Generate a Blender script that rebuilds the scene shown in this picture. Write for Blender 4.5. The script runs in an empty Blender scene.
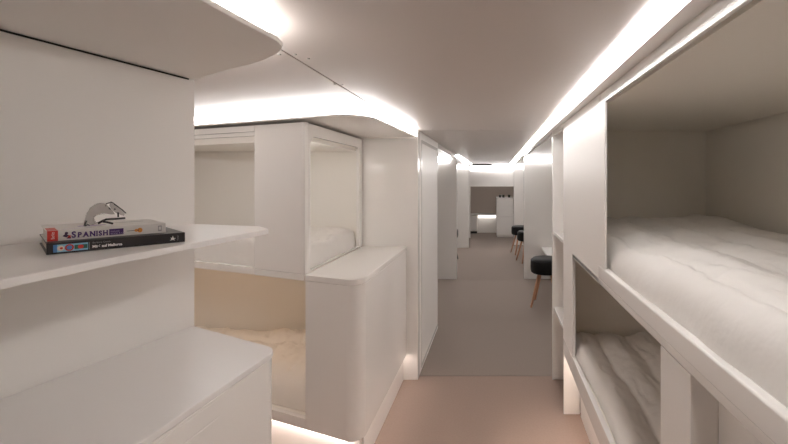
import bpy, bmesh, math, random
from mathutils import Vector, Matrix, noise
random.seed(4)
C = bpy.context.scene.collection
H = 1.45                      # eye height; heights below are often written as H + offset
PI = math.pi

# ------------------------------------------------------------------ materials
def mat(name, col, rough=.5, spec=.5, metal=0, emit=None, strength=0, bump=None, vary=0, vscale=3, coat=0, alpha=1, trans=0):
    m = bpy.data.materials.new(name); m.use_nodes = True
    nt = m.node_tree; b = nt.nodes['Principled BSDF']
    b.inputs['Base Color'].default_value = (*col, 1)
    b.inputs['Roughness'].default_value = rough
    b.inputs['Specular IOR Level'].default_value = spec
    b.inputs['Metallic'].default_value = metal
    b.inputs['Coat Weight'].default_value = coat
    b.inputs['Transmission Weight'].default_value = trans
    b.inputs['Alpha'].default_value = alpha
    if emit:
        b.inputs['Emission Color'].default_value = (*emit, 1)
        b.inputs['Emission Strength'].default_value = strength
    tc = nt.nodes.new('ShaderNodeTexCoord')
    if vary:
        n = nt.nodes.new('ShaderNodeTexNoise'); n.inputs['Scale'].default_value = vscale; n.inputs['Detail'].default_value = 4
        r = nt.nodes.new('ShaderNodeMix'); r.data_type = 'RGBA'
        r.inputs['A'].default_value = (*[c*(1-vary) for c in col], 1)
        r.inputs['B'].default_value = (*[min(1, c*(1+vary)) for c in col], 1)
        nt.links.new(tc.outputs['Object'], n.inputs['Vector'])
        nt.links.new(n.outputs['Fac'], r.inputs['Factor'])
        nt.links.new(r.outputs['Result'], b.inputs['Base Color'])
    if bump:
        n = nt.nodes.new('ShaderNodeTexNoise'); n.inputs['Scale'].default_value = bump[0]; n.inputs['Detail'].default_value = 3
        bp = nt.nodes.new('ShaderNodeBump'); bp.inputs['Strength'].default_value = bump[1]; bp.inputs['Distance'].default_value = bump[2]
        nt.links.new(tc.outputs['Object'], n.inputs['Vector'])
        nt.links.new(n.outputs['Fac'], bp.inputs['Height'])
        nt.links.new(bp.outputs['Normal'], b.inputs['Normal'])
    return m

WALL = mat('white_laminate', (.855, .83, .80), .15, .22, vary=.012, bump=(60, .04, .002))
WALLM = mat('white_satin_panel', (.835, .81, .78), .34, .25, vary=.012, bump=(90, .05, .002))
WALLR = mat('white_gloss_panel', (.855, .83, .80), .38, .12, vary=.012, bump=(60, .04, .002))
LED3 = mat('led_diffuser_faint', (1, 1, 1), .5, .2, emit=(1, .95, .90), strength=1.2)
LED5 = mat('led_diffuser_cove', (1, 1, 1), .5, .2, emit=(1, .978, .972), strength=5.5)
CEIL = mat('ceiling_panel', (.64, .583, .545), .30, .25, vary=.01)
INNER = mat('bunk_lining', (.84, .81, .76), .55, .3, vary=.015, bump=(120, .08, .002))
INNERR = mat('bunk_lining_taupe', (.84, .80, .73), .55, .3, vary=.015, bump=(120, .08, .002))
TOPM = mat('worktop_laminate', (.86, .84, .825), .3, .5, vary=.01)
GAP = mat('shadow_gap', (.045, .04, .036), .8, .2)
CARPET = mat('carpet_pink_brown', (.355, .268, .228), .95, .1, vary=.10, vscale=90, bump=(900, .5, .003))
CARPET2 = mat('carpet_taupe', (.31, .258, .228), .95, .1, vary=.10, vscale=90, bump=(900, .5, .003))
LED = mat('led_diffuser', (1, 1, 1), .5, .2, emit=(1, .978, .972), strength=9.0)
LEDN = mat('led_diffuser_dimmed', (1, 1, 1), .5, .2, emit=(1, .978, .972), strength=4.5)
LED2 = mat('led_diffuser_soft', (1, 1, 1), .5, .2, emit=(1, .978, .972), strength=3.2)
LEDI = mat('added_berth_fill_warm', (1, 1, 1), .5, .2, emit=(1, .68, .42), strength=3.2)  # warm glow for the fill strip added in the left lower berth
LEDJ = mat('added_berth_fill_white', (1, 1, 1), .5, .2, emit=(1, .96, .92), strength=9)  # white glow for the fill strip added in the left upper berth
LEDW = mat('led_diffuser_warm', (1, 1, 1), .5, .2, emit=(1, .85, .77), strength=7.0)
SHEET = mat('white_quilt_cotton', (.80, .77, .735), .7, .25, bump=(15, .32, .014))
SHEET2 = mat('cream_quilt_cotton', (.88, .83, .765), .75, .25, bump=(30, .3, .012))
TAUPE = mat('taupe_panel', (.52, .45, .395), .6, .3, vary=.03)
BLACKL = mat('black_leather', (.006, .0055, .0055), .5, .25, bump=(60, .2, .003))
WOOD = mat('oak_wood', (.52, .27, .16), .45, .4, vary=.18, vscale=14)
BLACKP = mat('black_plastic', (.015, .014, .014), .3, .5)
PAPER = mat('paper_pages', (.72, .68, .62), .8, .2, bump=(400, .3, .001))
WHITEC = mat('white_cover', (.74, .71, .68), .3, .5)
BLACKC = mat('black_cover', (.016, .012, .013), .3, .5)
RED = mat('red_ink', (.62, .045, .03), .4)
PURPLE = mat('purple_ink', (.06, .015, .14), .4)
INK = mat('dark_ink', (.06, .03, .07), .5)
GREYI = mat('grey_ink', (.35, .34, .34), .5)
LILAC = mat('lilac_ink', (.50, .40, .62), .5)
WHITEI = mat('white_ink', (.8, .78, .75), .5)
BLUE = mat('blue_ink', (.08, .22, .50), .5)
CYAN = mat('cyan_ink', (.28, .55, .70), .5)
SKIN = mat('cream_ink', (.75, .62, .48), .5)
GREEN = mat('dark_green_ink', (.03, .12, .09), .5)
ORANGE = mat('guitar_orange', (.70, .27, .04), .5)
LENS = mat('smoky_lens', (.55, .51, .49), .08, .6, alpha=.6, coat=.4)
CHROME = mat('chrome', (.8, .8, .8), .12, .5, metal=1)
STEEL = mat('steel_screw', (.55, .53, .5), .3, .5, metal=1)
GLASSD = mat('dark_glass', (.05, .055, .045), .1, .5)

# ------------------------------------------------------------------ builders
def meshobj(name, bm, m, parent=None, smooth=False, bevel=0, seg=2):
    bmesh.ops.recalc_face_normals(bm, faces=bm.faces[:])
    me = bpy.data.meshes.new(name); bm.to_mesh(me); bm.free()
    me.materials.append(m)
    if smooth:
        for p in me.polygons: p.use_smooth = True
    o = bpy.data.objects.new(name, me); C.objects.link(o)
    if bevel:
        md = o.modifiers.new('bevel', 'BEVEL'); md.width = bevel; md.segments = seg; md.limit_method = 'ANGLE'; md.angle_limit = math.radians(40)
        for p in me.polygons: p.use_smooth = True
        wn = o.modifiers.new('wn', 'WEIGHTED_NORMAL'); wn.keep_sharp = False
    if parent:
        o.parent = parent
        o.matrix_parent_inverse = Matrix.Translation(parent.location).inverted() if parent.type == 'EMPTY' and not parent.rotation_euler.z else Matrix.Identity(4)
    return o

def abox(bm, x0, x1, y0, y1, z0, z1):
    v = [bm.verts.new((x, y, z)) for x in (x0, x1) for y in (y0, y1) for z in (z0, z1)]
    for f in ((0,1,3,2), (4,6,7,5), (0,4,5,1), (2,3,7,6), (0,2,6,4), (1,5,7,3)):
        bm.faces.new([v[i] for i in f])

def box(name, dims, m, parent=None, bevel=0, seg=2):
    bm = bmesh.new()
    for d in (dims if isinstance(dims[0], (tuple, list)) else [dims]): abox(bm, *d)
    return meshobj(name, bm, m, parent, bevel=bevel, seg=seg)

def aprism(bm, pts, z0, z1):
    a = [bm.verts.new((p[0], p[1], z0)) for p in pts]; b = [bm.verts.new((p[0], p[1], z1)) for p in pts]
    bm.faces.new(a[::-1]); bm.faces.new(b)
    n = len(pts)
    for i in range(n): bm.faces.new([a[i], a[(i+1) % n], b[(i+1) % n], b[i]])

def prism(name, pts, z0, z1, m, parent=None, bevel=0, seg=2):
    bm = bmesh.new(); aprism(bm, pts, z0, z1)
    return meshobj(name, bm, m, parent, bevel=bevel, seg=seg)

def rounded(pts, radii, n=8):
    """polygon with its corners rounded by the given radii"""
    out = []; N = len(pts)
    for i, p in enumerate(pts):
        r = radii[i]
        if r <= 0: out.append(tuple(p)); continue
        p = Vector(p); a = Vector(pts[i-1]) - p; b = Vector(pts[(i+1) % N]) - p
        a.normalize(); b.normalize(); th = a.angle(b); d = r/math.tan(th/2)
        c = p + (a+b).normalized()*r/math.sin(th/2)
        s = p + a*d - c; e = p + b*d - c
        a0 = math.atan2(s.y, s.x); a1 = math.atan2(e.y, e.x); da = (a1-a0+PI) % (2*PI) - PI
        for k in range(n+1):
            t = a0 + da*k/n; out.append((c.x + r*math.cos(t), c.y + r*math.sin(t)))
    return out

def plate_with_hole(name, outer, hole, tr, m, parent=None, bevel=0):
    """outer, hole: outlines with equal meaning in a plane (a, b); tr(a, b, t) -> xyz; t = 0 front, 1 back"""
    bm = bmesh.new()
    es = []
    fr = {}
    for t in (0,):
        for ring in (outer, hole):
            vs = [bm.verts.new(tr(a, b, 0)) for a, b in ring]
            es += [bm.edges.new((vs[i], vs[(i+1) % len(vs)])) for i in range(len(vs))]
    bmesh.ops.triangle_fill(bm, use_beauty=True, edges=es)
    fs = bm.faces[:]
    g = bmesh.ops.extrude_face_region(bm, geom=fs)
    nv = [e for e in g['geom'] if isinstance(e, bmesh.types.BMVert)]
    d = Vector(tr(0, 0, 1)) - Vector(tr(0, 0, 0))
    for v in nv: v.co += d
    return meshobj(name, bm, m, parent, bevel=bevel)

def lathe(bm, prof, c=(0, 0, 0), n=24):
    rings = []
    for r, z in prof:
        if r < 1e-5: rings.append([bm.verts.new((c[0], c[1], c[2]+z))])
        else: rings.append([bm.verts.new((c[0]+r*math.cos(2*PI*k/n), c[1]+r*math.sin(2*PI*k/n), c[2]+z)) for k in range(n)])
    for a, b in zip(rings, rings[1:]):
        for k in range(n):
            q = []
            for v in (a[k % len(a)], a[(k+1) % len(a)], b[(k+1) % len(b)], b[k % len(b)]):
                if v not in q: q.append(v)
            if len(q) > 2: bm.faces.new(q)
    for r in (rings[0], rings[-1]):
        if len(r) > 2: bm.faces.new(r)

def tube(bm, pts, rad, n=8):
    pts = [Vector(p) for p in pts]; rings = []
    if not isinstance(rad, (list, tuple)): rad = [rad]*len(pts)
    for i, p in enumerate(pts):
        d = (pts[min(i+1, len(pts)-1)] - pts[max(i-1, 0)]).normalized()
        up = Vector((0, 0, 1)) if abs(d.z) < .9 else Vector((1, 0, 0))
        s = d.cross(up).normalized(); u = s.cross(d)
        rings.append([bm.verts.new(p + (s*math.cos(2*PI*k/n) + u*math.sin(2*PI*k/n))*rad[i]) for k in range(n)])
    for a, b in zip(rings, rings[1:]):
        for k in range(n): bm.faces.new([a[k], a[(k+1) % n], b[(k+1) % n], b[k]])
    bm.faces.new(rings[0][::-1]); bm.faces.new(rings[-1])

def thing(name, label, cat, loc=(0, 0, 0), rz=0, group=None):
    o = bpy.data.objects.new(name, None); C.objects.link(o); o.empty_display_size = .1
    o.location = loc; o.rotation_euler.z = rz
    return tag(o, label, cat, group)
def tag(o, label, cat, group=None):
    o['label'] = label; o['category'] = cat
    if group: o['group'] = group
    return o
def struct(o, label=None, cat=None):
    o['kind'] = 'structure'
    if label: o['label'] = label
    if cat: o['category'] = cat
    return o

# ------------------------------------------------------------------ room shell
ZC = H + .365                 # ceiling
XR = .425; XL = -.56          # corridor sides
YB = -1.6                     # wall behind the camera
g = .0025
f1 = struct(box('floor', (-2.45, 1.5, YB, 2.957, -.06, 0), CARPET), 'pinkish brown carpet in the near stretch of the aisle', 'floor')
f2 = struct(box('floor', (-2.45, 1.5, 2.963, 5.797, -.06, 0), CARPET2), 'taupe carpet section in the middle of the aisle', 'floor')
f3 = struct(box('floor', (-2.45, 1.5, 5.803, 11.3, -.06, 0), CARPET2), 'taupe carpet section farthest down the aisle', 'floor')
struct(box('floor', (-2.45, 1.5, YB, 11.3, -.09, -.062), GAP), 'dark underlay showing in the floor joints', 'floor')
XS = -.60
cp = []
for k, (a, b, c, d) in enumerate(((XS+g, .325, YB, 2.957), (XS+g, .325, 2.963, 5.797), (XS+g, .325, 5.803, 10.0), (-2.45, XS-g, YB, 2.957), (-2.45, XS-g, 2.963, 5.797), (-2.45, XS-g, 5.803, 10.0))):
    lb = ['glossy ceiling panel nearest over the aisle', 'ceiling panel over the middle of the aisle', 'ceiling panel at the far end of the aisle',
          'ceiling panel over the left bunks', 'ceiling panel over the left alcove', 'ceiling panel over the far left alcove'][k]
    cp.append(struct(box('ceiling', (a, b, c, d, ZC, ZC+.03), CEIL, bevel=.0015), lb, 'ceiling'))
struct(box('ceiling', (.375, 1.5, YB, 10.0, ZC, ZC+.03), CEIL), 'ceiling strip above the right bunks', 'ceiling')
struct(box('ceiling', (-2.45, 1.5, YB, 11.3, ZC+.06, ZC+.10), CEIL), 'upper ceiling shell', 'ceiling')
for x, y in ((-.58, 1.16), (-.56, 1.20), (-.625, 1.16), (-.61, 1.52), (-.585, 1.53), (-.10, 2.90), (-.45, 2.90)):
    bm = bmesh.new(); lathe(bm, [(0, 0), (.0045, 0), (.0045, -.0022), (.003, -.003), (0, -.003)], (x, y, ZC), 12)
    meshobj('screw', bm, STEEL, cp[0] if x > XS else cp[3])
struct(box('wall_back', (-2.45, 1.5, YB-.06, YB, 0, ZC), WALL), 'white wall behind the viewer', 'wall')
struct(box('wall_left', (-2.5, -2.45, YB, 11.3, 0, ZC+.1), WALL), 'outer hull wall on the left', 'wall')
struct(box('wall_right', (1.5, 1.55, YB, 11.3, 0, ZC+.1), WALL), 'outer hull wall on the right', 'wall')
struct(box('wall_far', (-2.45, 1.5, 11.24, 11.3, 0, ZC+.1), WALL), 'far end wall', 'wall')

# right: cornice between light strip and wall (runs the whole length)
struct(box('trim_1', [(.380, XR+.01, YB, 9.95, H+.350, H+.366), (.372, .380, YB, 9.95, H+.341, H+.366)], WALL), 'white cornice along the right ceiling edge', 'trim')
t = tag(box('light_strip', (.326, .371, -.3, 9.9, H+.357, H+.369), LED), 'long straight glowing light strip along the right ceiling edge', 'light')

# ------------------------------------------------------------------ duvet
def duvet(name, label, grp, pts, z0, thick, m, quilt, seed, edge=.09, wr=1.0, qdir=0, nx=80, ny=170):
    """pts: four plan corners (front-near, front-far, back-far, back-near); s runs front->back, t near->far"""
    A, B, Cc, D = [Vector(p) for p in pts]
    bm = bmesh.new(); top = []; bot = []
    W = ((D-A).length + (Cc-B).length)/2; L = ((B-A).length + (Cc-D).length)/2
    for i in range(nx+1):
        # denser near the front edge
        s = i/nx; s = s**1.35
        rt, rb = [], []
        for j in range(ny+1):
            t_ = j/ny
            p = (A*(1-s) + D*s)*(1-t_) + (B*(1-s) + Cc*s)*t_
            ds = min(s*W, (1-s)*W*1.6); dt = min(t_*L, (1-t_)*L)
            prof = 1
            for dd in (ds, dt):
                if dd < edge: prof *= (1-(1-dd/edge)**2.4)**(1/2.2)
            q = Vector((p.x*1.0+seed, p.y*1.0, seed*3.1))
            warp = .025*noise.noise(q*4)
            cs = (s*W if qdir == 0 else t_*L) + warp
            qd = min(abs(cs-c) for c in quilt)
            z = thick*prof*(1 + .13*noise.noise(q*3.0))
            z -= .032*(1-min(1, qd/.08)**.55)*prof
            z += prof*wr*(.010*noise.noise(q*7+Vector((3, 1, 9))) + .006*noise.noise(Vector((q.x*15, q.y*9, 2))) + .002*noise.noise(q*26))
            # puckers crossing the seams
            z += prof*wr*(.006*math.exp(-(qd/.06)**2)*noise.noise(Vector((p.x*9, p.y*30, seed))) - .006*max(0, 1-abs(noise.noise(Vector((q.x*11+2*warp, q.y*7, seed))))*9))
            wob = .012*noise.noise(Vector((t_*L*5, s*W*5, seed+7)))
            x = p.x + wob; y = p.y + wob*.3
            rt.append(bm.verts.new((x, y, z0 + max(z, .004)))); rb.append(bm.verts.new((x, y, z0)) if i in (0, nx) or j in (0, ny) else None)
        top.append(rt); bot.append(rb)
    for i in range(nx):
        for j in range(ny): bm.faces.new([top[i][j], top[i+1][j], top[i+1][j+1], top[i][j+1]])
    def side(t1, b1, t2, b2): bm.faces.new([t1, b1, b2, t2])
    for j in range(ny):
        for i in (0, nx): side(top[i][j], bot[i][j], top[i][j+1], bot[i][j+1])
    for i in range(nx):
        for j in (0, ny): side(top[i][j], bot[i][j], top[i+1][j], bot[i+1][j])
    ring = [bot[0][j] for j in range(ny+1)] + [bot[i][ny] for i in range(1, nx+1)] + [bot[nx][j] for j in range(ny-1, -1, -1)] + [bot[i][0] for i in range(nx-1, 0, -1)]
    bm.faces.new(ring)
    o = meshobj(name, bm, m, smooth=True)
    return tag(o, label, 'duvet', grp)

# ------------------------------------------------------------------ right bunk unit
Y0 = -.9; Y1 = 2.49
bunk = thing('bunk_bed', 'white built-in double-deck bunk along the right side, wide upper opening', 'bunk bed', ((XR+1.3)/2, .8, 0))
# front skin beside the berth: L shape in the YZ plane
bm = bmesh.new()
prof = [(1.635, H-.425), (2.208, H-.425), (2.208, H-.98), (Y1, H-.98), (Y1, H+.35), (1.635, H+.35)]
a = [bm.verts.new((XR, y, z)) for y, z in prof]; b = [bm.verts.new((XR+.02, y, z)) for y, z in prof]
bm.faces.new(a); bm.faces.new(b[::-1])
for i in range(6): bm.faces.new([a[i], b[i], b[(i+1) % 6], a[(i+1) % 6]])
meshobj('front_panel', bm, WALLR, bunk, bevel=.002)
box('opening_frame', [(XR-.004, XR+.006, 1.537, 1.632, H-.345, H+.318)], WALLR, bunk, bevel=.003)
box('opening_frame', [(XR-.004, XR+.008, Y0, 1.533, H+.300, H+.318)], WALL, bunk, bevel=.003)
box('fascia', [(XR+.006, XR+.02, Y0, 1.634, H+.318, H+.35)], WALLM, bunk)
box('rail', [(XR-.004, XR+.022, Y0, 1.634, H-.400, H-.345), (XR, XR+.02, Y0, 2.208, H-.425, H-.3985)], WALL, bunk, bevel=.006, seg=3)
box('rail', [(XR, XR+.022, Y0, 2.208, H-1.075, H-.975), (XR, XR+.022, 2.2085, Y1, H-1.075, H-.981)], WALL, bunk, bevel=.003)
box('divider_post', (XR+.001, XR+.062, .872, 1.03, H-.975, H-.4255), WALL, bunk, bevel=.002)
box('recess_panel', [(.487, .50, Y0, .871, H-.975, H-.4255)], WALLM, bunk)
box('end_panel', [(XR+.021, 1.31, 2.45, Y1, H-1.0, H+.35)], INNERR, bunk)
box('end_panel', [(XR+.021, 1.31, Y0-.03, Y0, .0, H+.35)], INNERR, bunk)
box('back_panel', (1.29, 1.31, Y0, 2.45, 0, H+.35), INNERR, bunk)
box('berth_ceiling', (XR+.021, 1.29, Y0, 2.45, H+.300, H+.32), INNERR, bunk)
box('berth_deck', (XR+.0225, 1.29, Y0, 2.45, H-.425, H-.362), INNERR, bunk)
box('berth_deck', (XR+.0225, 1.29, Y0, 2.45, H-1.06, H-.99), INNERR, bunk)
box('plinth', [(.525, .545, Y0, 2.45, 0, H-1.062)], WALLM, bunk)
box('support_panel', [(XR, .525, 2.475, Y1, 0, H-1.076)], WALL, bunk, bevel=.0015)
k = tag(box('light_strip', (.475, .50, .2, 2.40, H-1.085, H-1.0755), LEDW), 'hidden floor-level light strip under the right lower bunk', 'light')

duvet('duvet', 'thick white quilted duvet filling the right upper berth', 'quilted duvets on the berths',
      [(.443, Y0+.05), (.443, 2.44), (1.265, 2.44), (1.265, Y0+.05)], H-.361, .150, SHEET, [.085, .27, .45, .63], 1.3, edge=.11)
duvet('duvet', 'white quilted duvet in the low right berth under the upper bunk', 'quilted duvets on the berths',
      [(.455, Y0+.05), (.455, 2.44), (1.265, 2.44), (1.265, Y0+.05)], H-.989, .085, SHEET, [.13, .32, .51, .68], 5.7, edge=.07)

# ------------------------------------------------------------------ right niche cupboard between bunk and alcove
ni = thing('cupboard', 'tall narrow open cupboard with shelves at the far end of the right bunk', 'cupboard', (.66, 2.7, 0))
box('side_panel', (XR-.008, .95, 2.905, 2.93, 0, H+.35), WALL, ni, bevel=.002)
box('side_panel', (XR+.025, .95, 2.492, 2.512, 0, H+.32), WALLM, ni)
box('header', (XR-.004, XR+.02, 2.492, 2.904, H+.322, H+.35), WALL, ni)
box('back_panel', (.90, .95, 2.513, 2.904, 0, H+.35), WALLM, ni)
box('shelf', (XR+.002, .899, 2.513, 2.904, H-.395, H-.375), WALL, ni, bevel=.002)
box('shelf', (XR+.002, .899, 2.513, 2.904, H-.94, H-.92), WALL, ni, bevel=.002)

# ------------------------------------------------------------------ partitions along the aisle
def part_wall(name, x0, x1, y, lb, d=.07):
    return struct(box(name, (x0, x1, y, y+d, 0, ZC-.001 if x0 < 0 else H+.35), WALL, bevel=.002), lb, 'wall')
part_wall('wall_right', XR, 1.5, 5.86, 'white cross partition behind the nearest stool on the right')
part_wall('wall_right', XR, 1.5, 8.95, 'white cross partition at the far end of the right side')
part_wall('wall_left', -2.45, XL, 2.90, 'white partition at the far end of the left bunk')
struct(box('wall_left', (XL-.07, XL, 2.972, 3.93, 0, ZC-.001), WALLR, bevel=.002), 'white partition along the left side of the aisle', 'wall')
part_wall('wall_left', -2.45, XL, 5.85, 'white cross partition in the middle of the left side')
part_wall('wall_left', -2.45, XL, 8.55, 'white cross partition at the far end of the left side')
# raised frame on the left aisle partition
struct(box('trim_2', [(XL+.0005, XL+.004, 3.02, 3.90, .03, .055), (XL+.0005, XL+.004, 3.02, 3.045, .055, H+.28), (XL+.0005, XL+.004, 3.875, 3.90, .055, H+.28), (XL+.0005, XL+.004, 3.02, 3.90, H+.28, H+.305)], WALL, bevel=.0012), 'slim raised frame on the left aisle partition', 'trim')
struct(box('trim_3', (XL-.05, XL, 3.931, 5.849, H+.312, ZC-.001), WALL), 'lintel over the left alcove', 'trim')
struct(box('trim_4', (XL-.05, XL, 5.921, 8.549, H+.325, H+.345), WALL), 'lintel over the far left alcove', 'trim')
struct(box('ceiling', (-2.45, XL-.051, 3.931, 5.849, H+.338, H+.36), WALLM), 'lowered ceiling of the left alcove', 'ceiling')
struct(box('ceiling', (-2.45, XL-.051, 5.921, 8.549, H+.323, H+.36), WALLM), 'lowered ceiling of the far left alcove', 'ceiling')
struct(box('ceiling', (XR+.011, 1.5, 2.931, 5.859, H+.338, H+.36), WALLM), 'lowered ceiling of the right alcove over the stool', 'ceiling')
struct(box('ceiling', (XR+.011, 1.5, 5.931, 8.949, H+.338, H+.36), WALLM), 'lowered ceiling of the far right alcove', 'ceiling')
# cross light strips on top of the alcove end walls
tag(box('light_strip', (XR+.012, 1.45, 5.835, 5.858, H+.265, H+.335), LED5), 'horizontal light strip atop the partition behind the nearest right stool', 'light')
tag(box('light_strip', (XR+.012, 1.45, 8.925, 8.948, H+.265, H+.335), LED5), 'short horizontal light strip atop the farthest right partition', 'light')
tag(box('light_strip', (-2.3, -.665, 5.825, 5.848, H+.262, H+.335), LED5), 'horizontal light strip glimpsed through the left alcove opening', 'light')
tag(box('light_strip', (-2.3, XL-.012, 8.525, 8.548, H+.255, H+.32), LED5), 'short horizontal light strip atop the farthest left partition', 'light')
tag(box('light_strip', (XL-.002, XL+.03, 5.93, 9.15, H+.35, H+.364), LED), 'light strip along the far left ceiling edge', 'light')
# recessed pull on the left cross partition
struct(box('trim_5', (-.845, -.835, 5.842, 5.85, H-.95, H-.50), GAP), 'vertical groove pull on the left cross partition', 'trim')
# bench in right alcove
bn = thing('bench', 'low white built-in bench behind the nearest stool in the right alcove', 'bench', (1.1, 5.45, 0))
box('bench_top', (.68, 1.49, 5.05, 5.85, H-1.01, H-.98), TOPM, bn, bevel=.004)
box('body', (.82, 1.49, 5.6, 5.84, 0, H-1.011), WALL, bn)

# ------------------------------------------------------------------ far end lounge
struct(box('wall_end', [(-2.45, -.63, 10.0, 10.08, 0, ZC), (.465, 1.5, 10.0, 10.08, 0, ZC), (-.63, .465, 10.0, 10.08, H-.155, ZC)], WALL), 'white end wall with a wide low opening', 'wall')
struct(box('trim_6', [(-.645, -.612, 9.985, 10.0, 0, H-.155), (-.645, .465, 9.985, 10.0, H-.165, H-.135)], WALL, bevel=.003), 'white frame around the end wall opening', 'trim')
tag(box('light_strip', (-.62, .46, 9.955, 9.985, H+.245, H+.35), LED2), 'horizontal light strip across the top of the end wall', 'light')
tag(box('vent', (-.62, -.08, 9.2, 9.7, ZC-.022, ZC-.0005), GAP), 'dark slot vent in the ceiling before the end wall', 'vent')
struct(box('wall_end', (-2.4, 1.45, 11.0, 11.06, H-.93, ZC), TAUPE), 'taupe wall panel inside the end opening', 'wall')
struct(box('wall_end', (-2.4, 1.45, 11.0, 11.06, 0, H-.931), WALLM), 'lower white wall inside the end opening', 'wall')
tag(box('light_strip', (-1.6, 1.2, 10.1, 10.13, ZC+.035, ZC+.0595), LED2), 'added light strip, unseen above the end wall header, to brighten the far lounge', 'light')  # unseen strip put in because the lounge was too dark
ws = thing('wall_shelf', 'narrow white ledge under the taupe wall panel at the far end', 'shelf', (-.4, 10.9, H-.93))
box('board', (-2.0, .02, 10.82, 10.999, H-.955, H-.915), WALL, ws)
tag(box('light_strip', (-.46, .02, 10.86, 10.88, H-1.03, H-.9555), LED3), 'short light strip under the far ledge', 'light')
sc = thing('side_cabinet', 'small low cabinet under the far ledge beside the left frame', 'cabinet', (-.62, 10.9, 0))
box('body', (-.80, -.48, 10.84, 10.995, .06, H-.97), INNER, sc, bevel=.003)
box('door', (-.78, -.50, 10.828, 10.839, .08, H-1.0), WALLM, sc, bevel=.003)
box('base', (-.79, -.49, 10.86, 10.995, 0, .059), BLACKP, sc)
cab = thing('cabinet', 'tall white cabinet with glasses on top at the far right', 'cabinet', (.25, 10.3, 0))
box('body', (.035, .46, 10.12, 10.8, .04, H-.455), WALLM, cab, bevel=.004)
box('door', (.04, .455, 10.10, 10.118, .05, .52), WALL, cab, bevel=.003)
box('drawer', (.04, .455, 10.10, 10.118, .528, H-.47), WALL, cab, bevel=.003)
box('cabinet_top', (.03, .463, 10.095, 10.8, H-.4545, H-.4475), TOPM, cab, bevel=.002)
box('base', (.05, .45, 10.15, 10.78, 0, .039), WALLM, cab)
for x, lb in ((.13, 'small dark glass, leftmost on the far white cabinet'), (.21, 'small dark glass, middle one on the far white cabinet'), (.36, 'small dark glass, rightmost on the far white cabinet')):
    bm = bmesh.new(); lathe(bm, [(0, 0), (.028, 0), (.033, .07), (.030, .07), (.026, .006), (0, .006)], (0, 0, 0), 16)
    o = meshobj('drinking_glass', bm, GLASSD, smooth=True); o.location = (x, 10.2, H-.4474); tag(o, lb, 'glass', 'glasses on the far cabinet')

# ------------------------------------------------------------------ stools
def make_stool(label, legm, r=.18):
    t = thing('stool', label, 'stool', (0, 0, 0), 0, 'round black stools')
    bm = bmesh.new()
    lathe(bm, [(0, .375), (r*.9, .375), (r*.97, .385), (r, .41), (r*1.01, .45), (r, .50), (r*.95, .53), (r*.85, .543), (r*.5, .548), (0, .549)], n=40)
    s = meshobj('seat', bm, BLACKL, t, smooth=True)
    bm = bmesh.new()
    pts = [((r+.004)*math.cos(2*PI*k/40), (r+.004)*math.sin(2*PI*k/40), .525) for k in range(41)]
    tube(bm, [((r-.002)*math.cos(2*PI*k/40), (r-.002)*math.sin(2*PI*k/40), .518) for k in range(41)], .0035, 6)
    meshobj('piping', bm, BLACKL, s, smooth=True)
    for k in range(4):
        a = PI/4 + k*PI/2
        bm = bmesh.new(); tube(bm, [(.10*math.cos(a), .10*math.sin(a), .374), (.215*math.cos(a), .215*math.sin(a), .0)], [.019, .011], 14)
        for v in bm.verts: v.co.z = max(v.co.z, 0)
        meshobj('leg', bm, legm, t, smooth=True)
    return t
def dup(root, loc, rz, label):
    r = root.copy(); C.objects.link(r); r.location = loc; r.rotation_euler = (0, 0, rz); r['label'] = label
    for ch in list(root.children):
        c = ch.copy(); C.objects.link(c); c.parent = r
        for gc in ch.children:
            d = gc.copy(); C.objects.link(d); d.parent = c
    return r
st = make_stool('black padded round stool with wooden legs, the largest and nearest', WOOD)
dup(st, (.66, 6.55, 0), .2, 'black stool mostly hidden behind the right partition, only a wooden leg showing')
dup(st, (.575, 7.12, 0), .3, 'black round stool with wooden legs, second smallest, partly hidden by the partition')
dup(st, (.505, 7.90, 0), .25, 'black round stool with wooden legs, the farthest and smallest on the right')
st.location = (.595, 4.66, 0); st.rotation_euler.z = -.25
ls = make_stool('black stool glimpsed past the left cross partition', BLACKP)
ls.location = (-.865, 7.45, 0); ls.rotation_euler.z = .25

# ------------------------------------------------------------------ left bunk unit (front runs obliquely)
P0 = Vector((-.64, 1.90)); U = Vector((-1, .387)).normalized(); N = Vector((-U.y, U.x))
if N.y > 0: N = -N
def P(u, n=0): return P0 + U*u + N*n
def ubox(bm, u0, u1, n0, n1, z0, z1):
    aprism(bm, [P(u0, n0), P(u1, n0), P(u1, n1), P(u0, n1)], z0, z1)
def ub(name, dims, m, parent, bevel=0):
    bm = bmesh.new()
    for d in (dims if isinstance(dims[0], (tuple, list)) else [dims]): ubox(bm, *d)
    return meshobj(name, bm, m, parent, bevel=bevel)
UE = 1.80
YE = 2.895
lb = thing('bunk_bed', 'white two-level corner bunk on the left with a rounded window and side counter', 'bunk bed', (-1.2, 2.4, 0))
ZB = H - 1.265
c_out = rounded([P(.343), P0, (-.64, YE), (-.961, YE)], [0, .06, 0, 0], 10)
prism('side_cabinet', c_out, ZB, H-.510, WALL, lb, bevel=.004)
c_top = rounded([P(.339, .004), P(-.004, .004), (-.636, YE), (-.955, YE)], [0, .06, 0, 0], 10)
prism('counter', c_top, H-.509, H-.4785, WALL, lb, bevel=.004)
u3 = .345
ub('pier', (u3, .705, -.025, 0, H-.478, H+.295), WALL, lb, bevel=.004)
ub('header', [(.7055, UE, -.025, 0, H+.262, H+.295), (.7055, UE, -.030, -.010, H+.240, H+.2615)], WALL, lb, bevel=.002)
ub('rail', [(.706, UE, -.025, 0, H-.512, H-.4715)], WALL, lb, bevel=.003)
ub('rail', [(u3+.004, .7055, -.025, 0, H-.512, H-.4785)], WALL, lb, bevel=.003)
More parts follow.
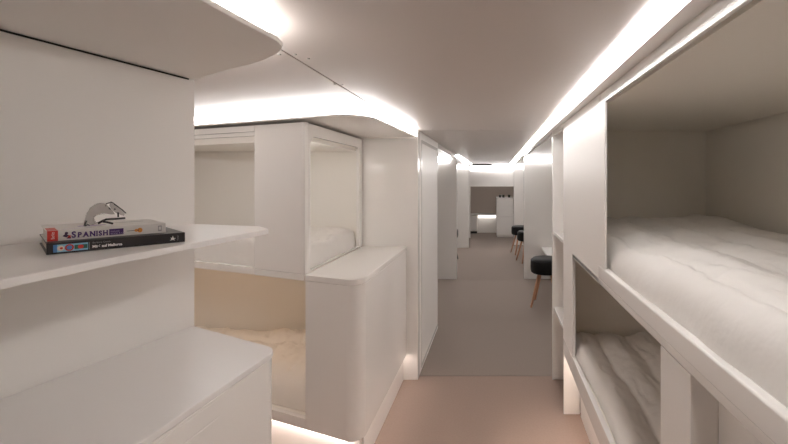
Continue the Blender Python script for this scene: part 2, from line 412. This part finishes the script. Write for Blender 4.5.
ub('rail', (.3435, UE, -.025, 0, ZB, H-1.209), WALL, lb, bevel=.003)
# side panel with rounded window
XW = -.962
ya = P(u3).y + .004
outer = [(ya, H-.478), (YE, H-.478), (YE, H+.295), (ya, H+.295)]
hole = rounded([(2.088, H-.472), (2.835, H-.472), (2.835, H+.230), (2.088, H+.230)], [.015, .015, .04, .05], 6)
plate_with_hole('side_panel', outer, hole, lambda a, b, t: (XW - .022*t, a, b), WALL, lb, bevel=.003)
body = [P(u3+.03, -.026), P(UE, -.026), (-2.4, P(UE).y+.1), (-2.4, YE), (XW-.024, YE)]
prism('berth_ceiling', body, H+.205, H+.29, INNER, lb)
prism('berth_deck', body, H-.50, H-.478, INNER, lb)
prism('berth_deck', [P(.345, -.026), P(UE, -.026), (-2.4, P(UE).y+.1), (-2.4, YE), (-.963, YE)], ZB+.005, H-1.215, INNER, lb)
box('back_panel', (-2.4, XW-.024, YE-.02, YE, H-.477, H+.204), INNER, lb)
box('back_panel', (-2.4, -.963, YE-.02, YE, H-1.214, H-.501), INNER, lb)
box('end_panel', (-2.42, -2.4, P(UE).y, YE, ZB, H+.29), INNER, lb)
ub('end_panel', (UE, UE+.1, -.026, 0, 0, H+.295), WALL, lb)
prism('plinth', [P(UE, -.05), P(.045, -.05), (-.664, 1.99), (-.664, YE), (-.70, YE), (-.70, 2.03), P(.045, -.08), P(UE, -.08)], 0, ZB-.001, WALLM, lb)
bm = bmesh.new(); ubox(bm, .09, 1.75, -.045, -.012, ZB-.009, ZB-.0015)
tag(meshobj('light_strip', bm, LEDW), 'bright floor-level light strip under the front of the left bunk', 'light')
bm = bmesh.new(); ubox(bm, .42, .69, -.036, -.0255, H+.10, H+.14)
tag(meshobj('light_strip', bm, LEDJ), 'added light strip, unseen behind the pier, to brighten the left upper berth', 'light')  # added fill light, out of view, no fitting known here
bm = bmesh.new(); ubox(bm, .42, 1.7, -.05, -.033, H-.514, H-.5015)
tag(meshobj('light_strip', bm, LEDI), 'added warm light strip, unseen behind the rail, to brighten the left lower berth', 'light')  # invented warm fill so the lower berth interior is not dark
tag(box('light_strip', (-.6635, -.656, 2.02, 2.88, ZB-.007, ZB-.0015), LEDW), 'floor-level light strip under the aisle side of the left bunk', 'light')

duvet('duvet', 'white duvet in the left upper berth, seen through the rounded window', 'quilted duvets on the berths',
      [P(u3+.045, -.04), P(UE-.05, -.04), (-2.3, 2.872), (-.992, 2.872)], H-.477, .135, SHEET, [.25, .6], 9.2, edge=.035, wr=1.3, nx=60, ny=120)
duvet('duvet', 'cream duvet lying in the shaded low berth of the left bunk', 'quilted duvets on the berths',
      [P(.36, -.05), P(UE-.05, -.05), (-2.3, 2.86), (-.975, 2.86)], H-1.214, .185, SHEET2, [.3, .55], 13.5, edge=.16, wr=2.2, nx=60, ny=120)

# ------------------------------------------------------------------ left soffits with light bands
def band(name, path, z0, z1, th, label, m=LED):
    bm = bmesh.new()
    L = [Vector(p) for p in path]; off = []
    for i, p in enumerate(L):
        d = (L[min(i+1, len(L)-1)] - L[max(i-1, 0)]).normalized(); n = Vector((-d.y, d.x)); off.append(p + n*th)
    for i in range(len(L)-1):
        pass
    aprism(bm, [tuple(p) for p in L] + [tuple(p) for p in off[::-1]], z0, z1)
    return tag(meshobj(name, bm, m), label, 'light')
zs = H + .306
def arc(c, r, a0, a1, n=12): return [(c[0]+r*math.cos(math.radians(a0+(a1-a0)*k/n)), c[1]+r*math.sin(math.radians(a0+(a1-a0)*k/n))) for k in range(n+1)]
so = rounded([P(1.9, .03), P(-.04, .03), (-.565, 2.895), (-2.4, 2.895)], [0, .14, 0, 0], 14)
struct(prism('trim_7', so, zs, zs+.012, WALL, bevel=.003), 'curved white soffit over the left bunk', 'trim')
inn = rounded([P(1.88, .012), P(-.015, .012), (-.585, 2.89), (-2.38, 2.89)], [0, .13, 0, 0], 14)
bandpath = inn[:-1]
band('light_strip', bandpath, zs+.0125, ZC-.001, -.02, 'broad curved light band above the left bunk', LED5)
# near soffit over the shelf nook
def WX(y): return -.917 + .2*(y-1.22)
ns = [(WX(YB), YB), (-.52, -.4), (-.505, .4), (-.50, .678), (-.492, .772), (-.484, .841), (-.48, .884), (-.487, .918), (-.505, .945), (-.535, .975), (-.585, 1.017), (-.65, 1.06), (-.735, 1.105), (-.92, 1.222)]
struct(prism('trim_8', ns + [(-1.3, 1.30), (-1.5, YB)], H+.305, H+.317, WALLM, bevel=.002), 'white soffit with rounded tip over the near left nook', 'trim')
npth = [(x-.025, y-.012) for x, y in ns[1:]]
band('light_strip', npth, H+.3175, ZC-.001, .02, 'bright light band along the near left soffit', LEDN)
# near nook wall
wp = [(WX(YB), YB), (-.917, 1.22), (-.955, 1.232), (WX(YB)-.30, YB)]
struct(prism('wall_nook', wp, 0, H+.3045, WALLM), 'plain white wall beside the bookshelf nook', 'wall')
tag(box('light_strip', (-2.3, -1.3, 1.36, 1.40, ZC-.03, ZC-.001), LED), 'added light strip, unseen behind the nook wall, to brighten the left bunks', 'light')  # added out of view to light the left bunk front and berths
# dark shadow joint under the soffit
bm = bmesh.new()
n2 = Vector((1, -.2)).normalized()
aprism(bm, [(WX(YB)+.001, YB), (WX(1.2)+.001, 1.2), (WX(1.2)+.003, 1.2), (WX(YB)+.003, YB)], H+.3005, H+.3045)
struct(meshobj('trim_9', bm, GAP), 'dark shadow joint between nook wall and soffit', 'trim')

# shelf
e = .0015
sh = thing('wall_shelf', 'thin white shelf with a pointed rounded corner holding two books', 'shelf', (-.8, .8, H-.147))
prism('board', rounded([(WX(-.6)+e, -.6), (WX(1.215)+e, 1.215), (-.675, 1.150), (-.612, 1.085), (-.655, .7), (-.68, -.6)], [0, 0, .02, .03, 0, 0], 8), H-.146, H-.133, TOPM, sh, bevel=.0015)
# counter cabinet below
ct = thing('cabinet', 'white waist-high counter cabinet in the near left corner with a rounded end', 'cabinet', (-.8, .3, 0))
top = rounded([(WX(-1.5)+.003, -1.5), (WX(1.215)+.003, 1.213), (-.568, 1.048), (-.598, .67), (-.64, -1.5)], [0, 0, .055, 0, 0], 10)
prism('worktop', top, H-.456, H-.442, TOPM, ct, bevel=.002)
body = rounded([(WX(-1.5)+.003, -1.49), (WX(1.21)+.003, 1.208), (-.570, 1.045), (-.5995, .67), (-.642, -1.49)], [0, 0, .055, 0, 0], 10)
prism('body', body, 0, H-.4575, WALL, ct, bevel=.002)
# inset panel lines on the aisle face: a drawer front and a door front, standing 3 mm proud
A = Vector((-.575, 1.043)); B = Vector((-.5995, .67)); D = (B-A).normalized(); Nn = Vector((D.y, -D.x)); Nn = Nn if Nn.x > 0 else -Nn
def fr(name, s0, s1, z0, z1, m=WALL, t0=.0005, t1=.0025):
    a = A + D*s0 + Nn*t0; b = A + D*s1 + Nn*t0; c = b + Nn*(t1-t0); d = a + Nn*(t1-t0)
    return prism(name, [a, b, c, d], z0, z1, m, ct, bevel=.0012)
fr('drawer_front', .07, .365, H-.500, H-.464)
fr('door', .07, .365, .05, H-.503)

# ------------------------------------------------------------------ books
def frame2(o, xd, z):
    """local frame: x along spine, y into the shelf"""
    x = Vector((xd[0], xd[1])).normalized(); y = Vector((-x.y, x.x))
    M = Matrix(((x.x, y.x, 0, o[0]), (x.y, y.y, 0, o[1]), (0, 0, 1, z), (0, 0, 0, 1)))
    return M
def text_mesh(s, size, bold=0, sx=1):
    cu = bpy.data.curves.new('lettering', 'FONT'); cu.body = s; cu.size = size; cu.offset = bold; cu.resolution_u = 3
    o = bpy.data.objects.new('lettering', cu); C.objects.link(o)
    dg = bpy.context.evaluated_depsgraph_get(); dg.update()
    me = bpy.data.meshes.new_from_object(o.evaluated_get(dg)); bpy.data.objects.remove(o); bpy.data.curves.remove(cu)
    for v in me.vertices: v.co.x *= sx
    return me
def book(label, M, Lx, Dp, T, cover, cov=.0018):
    t = bpy.data.objects.new('book', None); C.objects.link(t); t.matrix_world = M; t.empty_display_size = .05
    tag(t, label, 'book', 'books on the shelf')
    def add(name, dims, m, par=t, bevel=0):
        bm = bmesh.new()
        for d in (dims if isinstance(dims[0], (tuple, list)) else [dims]): abox(bm, *d)
        o = meshobj(name, bm, m, bevel=bevel); o.parent = par; return o
    c = add('cover', [(0, Lx, 0, cov, 0, T), (0, Lx, cov, Dp, 0, cov), (0, Lx, cov, Dp, T-cov, T)], cover, bevel=.0006)
    add('pages', (.003, Lx-.003, cov+.0002, Dp-.004, cov+.0001, T-cov-.0001), PAPER)
    def spine(name, x0, x1, z0, z1, m, d=.0004): return add(name, (x0, x1, -d, -.00005, z0, z1), m)
    def spoly(name, pts, m, d=.0007):
        bm = bmesh.new(); a = [bm.verts.new((x, -d, z)) for x, z in pts]; b = [bm.verts.new((x, -.00005, z)) for x, z in pts]
        bm.faces.new(a); bm.faces.new(b[::-1]); n = len(pts)
        for i in range(n): bm.faces.new([a[i], b[i], b[(i+1) % n], a[(i+1) % n]])
        o = meshobj(name, bm, m); o.parent = t; return o
    def txt(name, s, x, z, size, m, bold=0, sx=1, rot=0):
        me = text_mesh(s, size, bold, sx); me.materials.clear(); me.materials.append(m)
        for v in me.vertices:
            px, pz = v.co.x, v.co.y
            if rot: px, pz = -v.co.y, v.co.x
            v.co = Vector((x+px, -.0009, z+pz))
        o = bpy.data.objects.new(name, me); C.objects.link(o); o.parent = t; return o
    return t, add, spine, spoly, txt
def ell(cx, cz, rx, rz, n=14, a0=0): return [(cx+rx*math.cos(2*PI*k/n+a0), cz+rz*math.sin(2*PI*k/n+a0)) for k in range(n)]

zb = H - .133 + .0003
# black book below
M1 = frame2((-.793, .707), (.63, .777), zb)
b1, add, spine, spoly, txt = book('black hardcover art book with a colourful picture on its spine, lower of the two', M1, .199, .200, .020, BLACKC, .0022)
sp = lambda x: .008 + (x-.012)*.80
spine('spine_picture', sp(.012), sp(.067), .003, .0165, CYAN)
spine('spine_picture', sp(.012), sp(.018), .003, .0165, BLUE, .0006)
spoly('spine_picture', ell(sp(.0235), .0098, .0044, .0048), SKIN)
spoly('spine_picture', ell(sp(.0245), .0098, .002, .002), RED, .0009)
spoly('spine_picture', ell(sp(.037), .0098, .0060, .0062), RED)
spoly('spine_picture', ell(sp(.037), .0098, .0036, .004), BLUE, .0009)
spoly('spine_picture', [(sp(.045), .006), (sp(.066), .006), (sp(.066), .0135), (sp(.045), .0135)], GREEN, .0006)
spoly('spine_picture', ell(sp(.055), .0098, .0038, .0036), RED, .0009)
spine('spine_rule', .0535, .0541, .003, .0165, GREYI)
txt('spine_author', 'Barbara Catoir', .0575, .0135, .0042, GREYI)
txt('spine_title', 'Miró auf Mallorca', .0575, .0055, .0066, WHITEI, .0003, .88)
spoly('publisher_mark', [(.173, .005), (.1755, .008), (.174, .012), (.1765, .010), (.178, .015), (.1795, .010), (.183, .0095), (.180, .0075), (.1815, .0045), (.1775, .0065)], WHITEI)
txt('publisher_name', 'Prestel', .1875, .0045, .0036, GREYI, 0, 1, rot=1)
# white book above
M2 = frame2((-.812, .723), (.63, .777), zb + .0205)
b2, add, spine, spoly, txt = book('white Spanish phrase book with purple lettering and red corner, lying on the black book', M2, .171, .147, .020, WHITEC, .001)
spine('spine_patch', .0015, .015, .0004, .0196, RED)
add('cover_patch', (.0015, .014, .0, .06, .02003, .0202), RED)
txt('spine_brand', 'Berlitz', .0105, .004, .0062, WHITEI, 0, .8, rot=1)
# dancing couple motif
spoly('spine_motif', ell(.0255, .0135, .0022, .0024), INK)
spoly('spine_motif', [(.0205, .0085), (.0245, .0125), (.0285, .0095), (.0262, .0055), (.0225, .007)], INK)
spoly('spine_motif', [(.0262, .004), (.0305, .0045), (.0315, .0085), (.0285, .0095)], RED)
spoly('spine_motif', [(.0255, .0035), (.031, .003), (.0315, .0055), (.028, .006)], INK)
# SPANISH in small-capital serif letters
me = txt('spine_title', 'S', .0320, .0045, .0160, PURPLE, .0006, .80)
xx = .0402
for ch in 'PANISH':
    lt = txt('spine_title', ch, xx, .0045, .0130, PURPLE, .0006, .78)
    xs = [v.co.x for v in lt.data.vertices]; lo, hi = min(xs), max(xs)
    for v in lt.data.vertices: v.co.x += xx - lo
    wd = hi - lo; hh = .0091
    foot = {'P': [(.0008, 0)], 'A': [(.0004, 0), (wd-.0004, 0)], 'N': [(.0008, 0), (.0008, hh), (wd-.0008, hh)], 'I': [(wd/2, 0), (wd/2, hh)], 'S': [], 'H': [(.0008, 0), (wd-.0008, 0), (.0008, hh), (wd-.0008, hh)]}[ch]
    for fx, fz in foot: spine('spine_title_serif', xx+fx-.0015, xx+fx+.0015, .0045+fz-.0003, .0045+fz+.0005, PURPLE, .0008)
    xx += wd + .0013
spine('spine_label', .0832, .104, .0035, .0155, PURPLE)
for z in (.0045, .0085, .0120)[:2]:
    txt('spine_subtitle', 'PHRASE' if z > .006 else 'BOOK & CD', .0850, z+.0005, .0042, LILAC, 0, .9)
spine('spine_guitar', .109, .121, .0087, .0096, INK, .0007)
spoly('spine_guitar', ell(.1235, .0092, .0030, .0028), ORANGE, .0007)
spoly('spine_guitar', ell(.1290, .0092, .0040, .0048), ORANGE, .0007)
spoly('spine_guitar', ell(.1262, .0092, .0010, .0012), INK, .0010)
spine('spine_logo', .158, .164, .004, .0155, GREYI)
spine('spine_logo', .1592, .1628, .007, .0135, WHITEC, .0008)
add('cover_print', (.020, .060, .01, .012, .02003, .0202), LILAC)
add('cover_print', (.045, .085, .05, .068, .02003, .0202), LILAC)
add('cover_print', (.09, .15, .09, .095, .02003, .0202), GREYI)

# ------------------------------------------------------------------ sunglasses, standing on the white book
zt = H - .133 + .0003 + .0205 + .0203
gl = bpy.data.objects.new('sunglasses', None); C.objects.link(gl); gl.matrix_world = frame2((-.812, .723), (.63, .777), zt)
tag(gl, 'folded sunglasses with smoky shield lenses and thin black arms on top of the books', 'sunglasses')
# photo-plane outline (mm on the spine direction, height), x measured from spine start
def k2(px, py): return (.052 + (px-90)*.000127, max(0, (372-py)*.000165))
def lens(name, outl, depth, curve, m, y0=.045):
    bm = bmesh.new(); th = .0016
    pts = [k2(*p) for p in outl]; cx = sum(p[0] for p in pts)/len(pts)
    n = len(pts)
    def Y(x, z): return y0 + depth*(x-cx)/.03 + curve*((x-cx)/.03)**2
    a = [bm.verts.new((x, Y(x, z), z+.0003)) for x, z in pts]; b = [bm.verts.new((x, Y(x, z)+th, z+.0003)) for x, z in pts]
    es = [bm.edges.new((a[i], a[(i+1) % n])) for i in range(n)]; fa = bmesh.ops.triangle_fill(bm, edges=es, use_beauty=True)
    es = [bm.edges.new((b[i], b[(i+1) % n])) for i in range(n)]; fb = bmesh.ops.triangle_fill(bm, edges=es, use_beauty=True)
    for i in range(n): bm.faces.new([a[i], b[i], b[(i+1) % n], a[(i+1) % n]])
    o = meshobj(name, bm, m); o.parent = gl
    return Y
lens1 = [(92, 368), (100, 300), (125, 215), (165, 150), (215, 112), (270, 98), (335, 108), (375, 150), (425, 205), (445, 245), (400, 245), (330, 232), (265, 232), (215, 252), (198, 285), (210, 320), (245, 345), (190, 360), (140, 345), (118, 368)]
Y1_ = lens('lens', lens1, .004, -.006, LENS)
lens2 = [(385, 95), (430, 110), (500, 165), (560, 210), (588, 250), (575, 278), (540, 268), (500, 250), (465, 235), (430, 205), (395, 170), (372, 130)]
Y2_ = lens('lens', lens2, .03, .0, LENS, .050)
def gt(name, pl, r, m, yf):
    bm = bmesh.new(); out = []
    for p in pl:
        x, z = k2(*p[:2]); out.append((x, yf(x) if callable(yf) else yf, max(z, r)+.0003))
    tube(bm, out, r, 8); o = meshobj(name, bm, m, smooth=True); o.parent = gl; return o
gt('rim', [(198, 290), (205, 262), (240, 240), (290, 232), (330, 232)], .0009, CHROME, .043)
gt('rim', [(200, 285), (206, 312), (228, 338), (240, 342)], .0009, CHROME, .043)
gt('rim', [(92, 366), (100, 300), (125, 215), (165, 150), (215, 112), (270, 98), (335, 108)], .0006, CHROME, .043)
gt('hinge', [(335, 140), (350, 108), (385, 100), (400, 92), (425, 105), (438, 135)], .0012, BLACKP, .046)
gt('hinge', [(425, 165), (450, 190)], .0022, BLACKP, .047)
gt('hinge', [(375, 160), (395, 185)], .0013, BLACKP, .046)
gt('bridge', [(425, 105), (480, 150), (540, 198), (580, 240)], .0010, BLACKP, .045)
gt('nose_pad', [(490, 225), (492, 285)], .0014, BLACKP, .050)
gt('arm', [(240, 345), (290, 318), (335, 300), (440, 300), (560, 296)], .0021, BLACKP, .036)
gt('arm', [(290, 322), (340, 332), (380, 345), (410, 355)], .0019, BLACKP, .030)
gt('arm_tip', [(95, 368), (108, 330), (120, 305)], .0014, BLACKP, .040)
gt('arm_tip', [(96, 368), (130, 350), (150, 362)], .0011, BLACKP, .038)

# ------------------------------------------------------------------ world and camera
w = bpy.data.worlds.new('world'); bpy.context.scene.world = w; w.use_nodes = True
w.node_tree.nodes['Background'].inputs[0].default_value = (.02, .02, .02, 1)
cam = bpy.data.cameras.new('camera'); co = bpy.data.objects.new('camera', cam); C.objects.link(co)
co.location = (0, 0, H); co.rotation_euler = (PI/2, 0, 0)
cam.sensor_width = 36; cam.sensor_fit = 'HORIZONTAL'; cam.lens = 400/788*36
cam.shift_x = -(495-394)/788; cam.shift_y = -(222-180)/788
cam.clip_start = .02
S = bpy.context.scene; S.camera = co
S.view_settings.view_transform = 'Standard'; S.view_settings.look = 'None'; S.view_settings.gamma = 1
S.view_settings.use_curve_mapping = False
S.view_settings.exposure = 0.92
S.cycles.max_bounces = 14; S.cycles.diffuse_bounces = 8; S.cycles.use_denoising = True
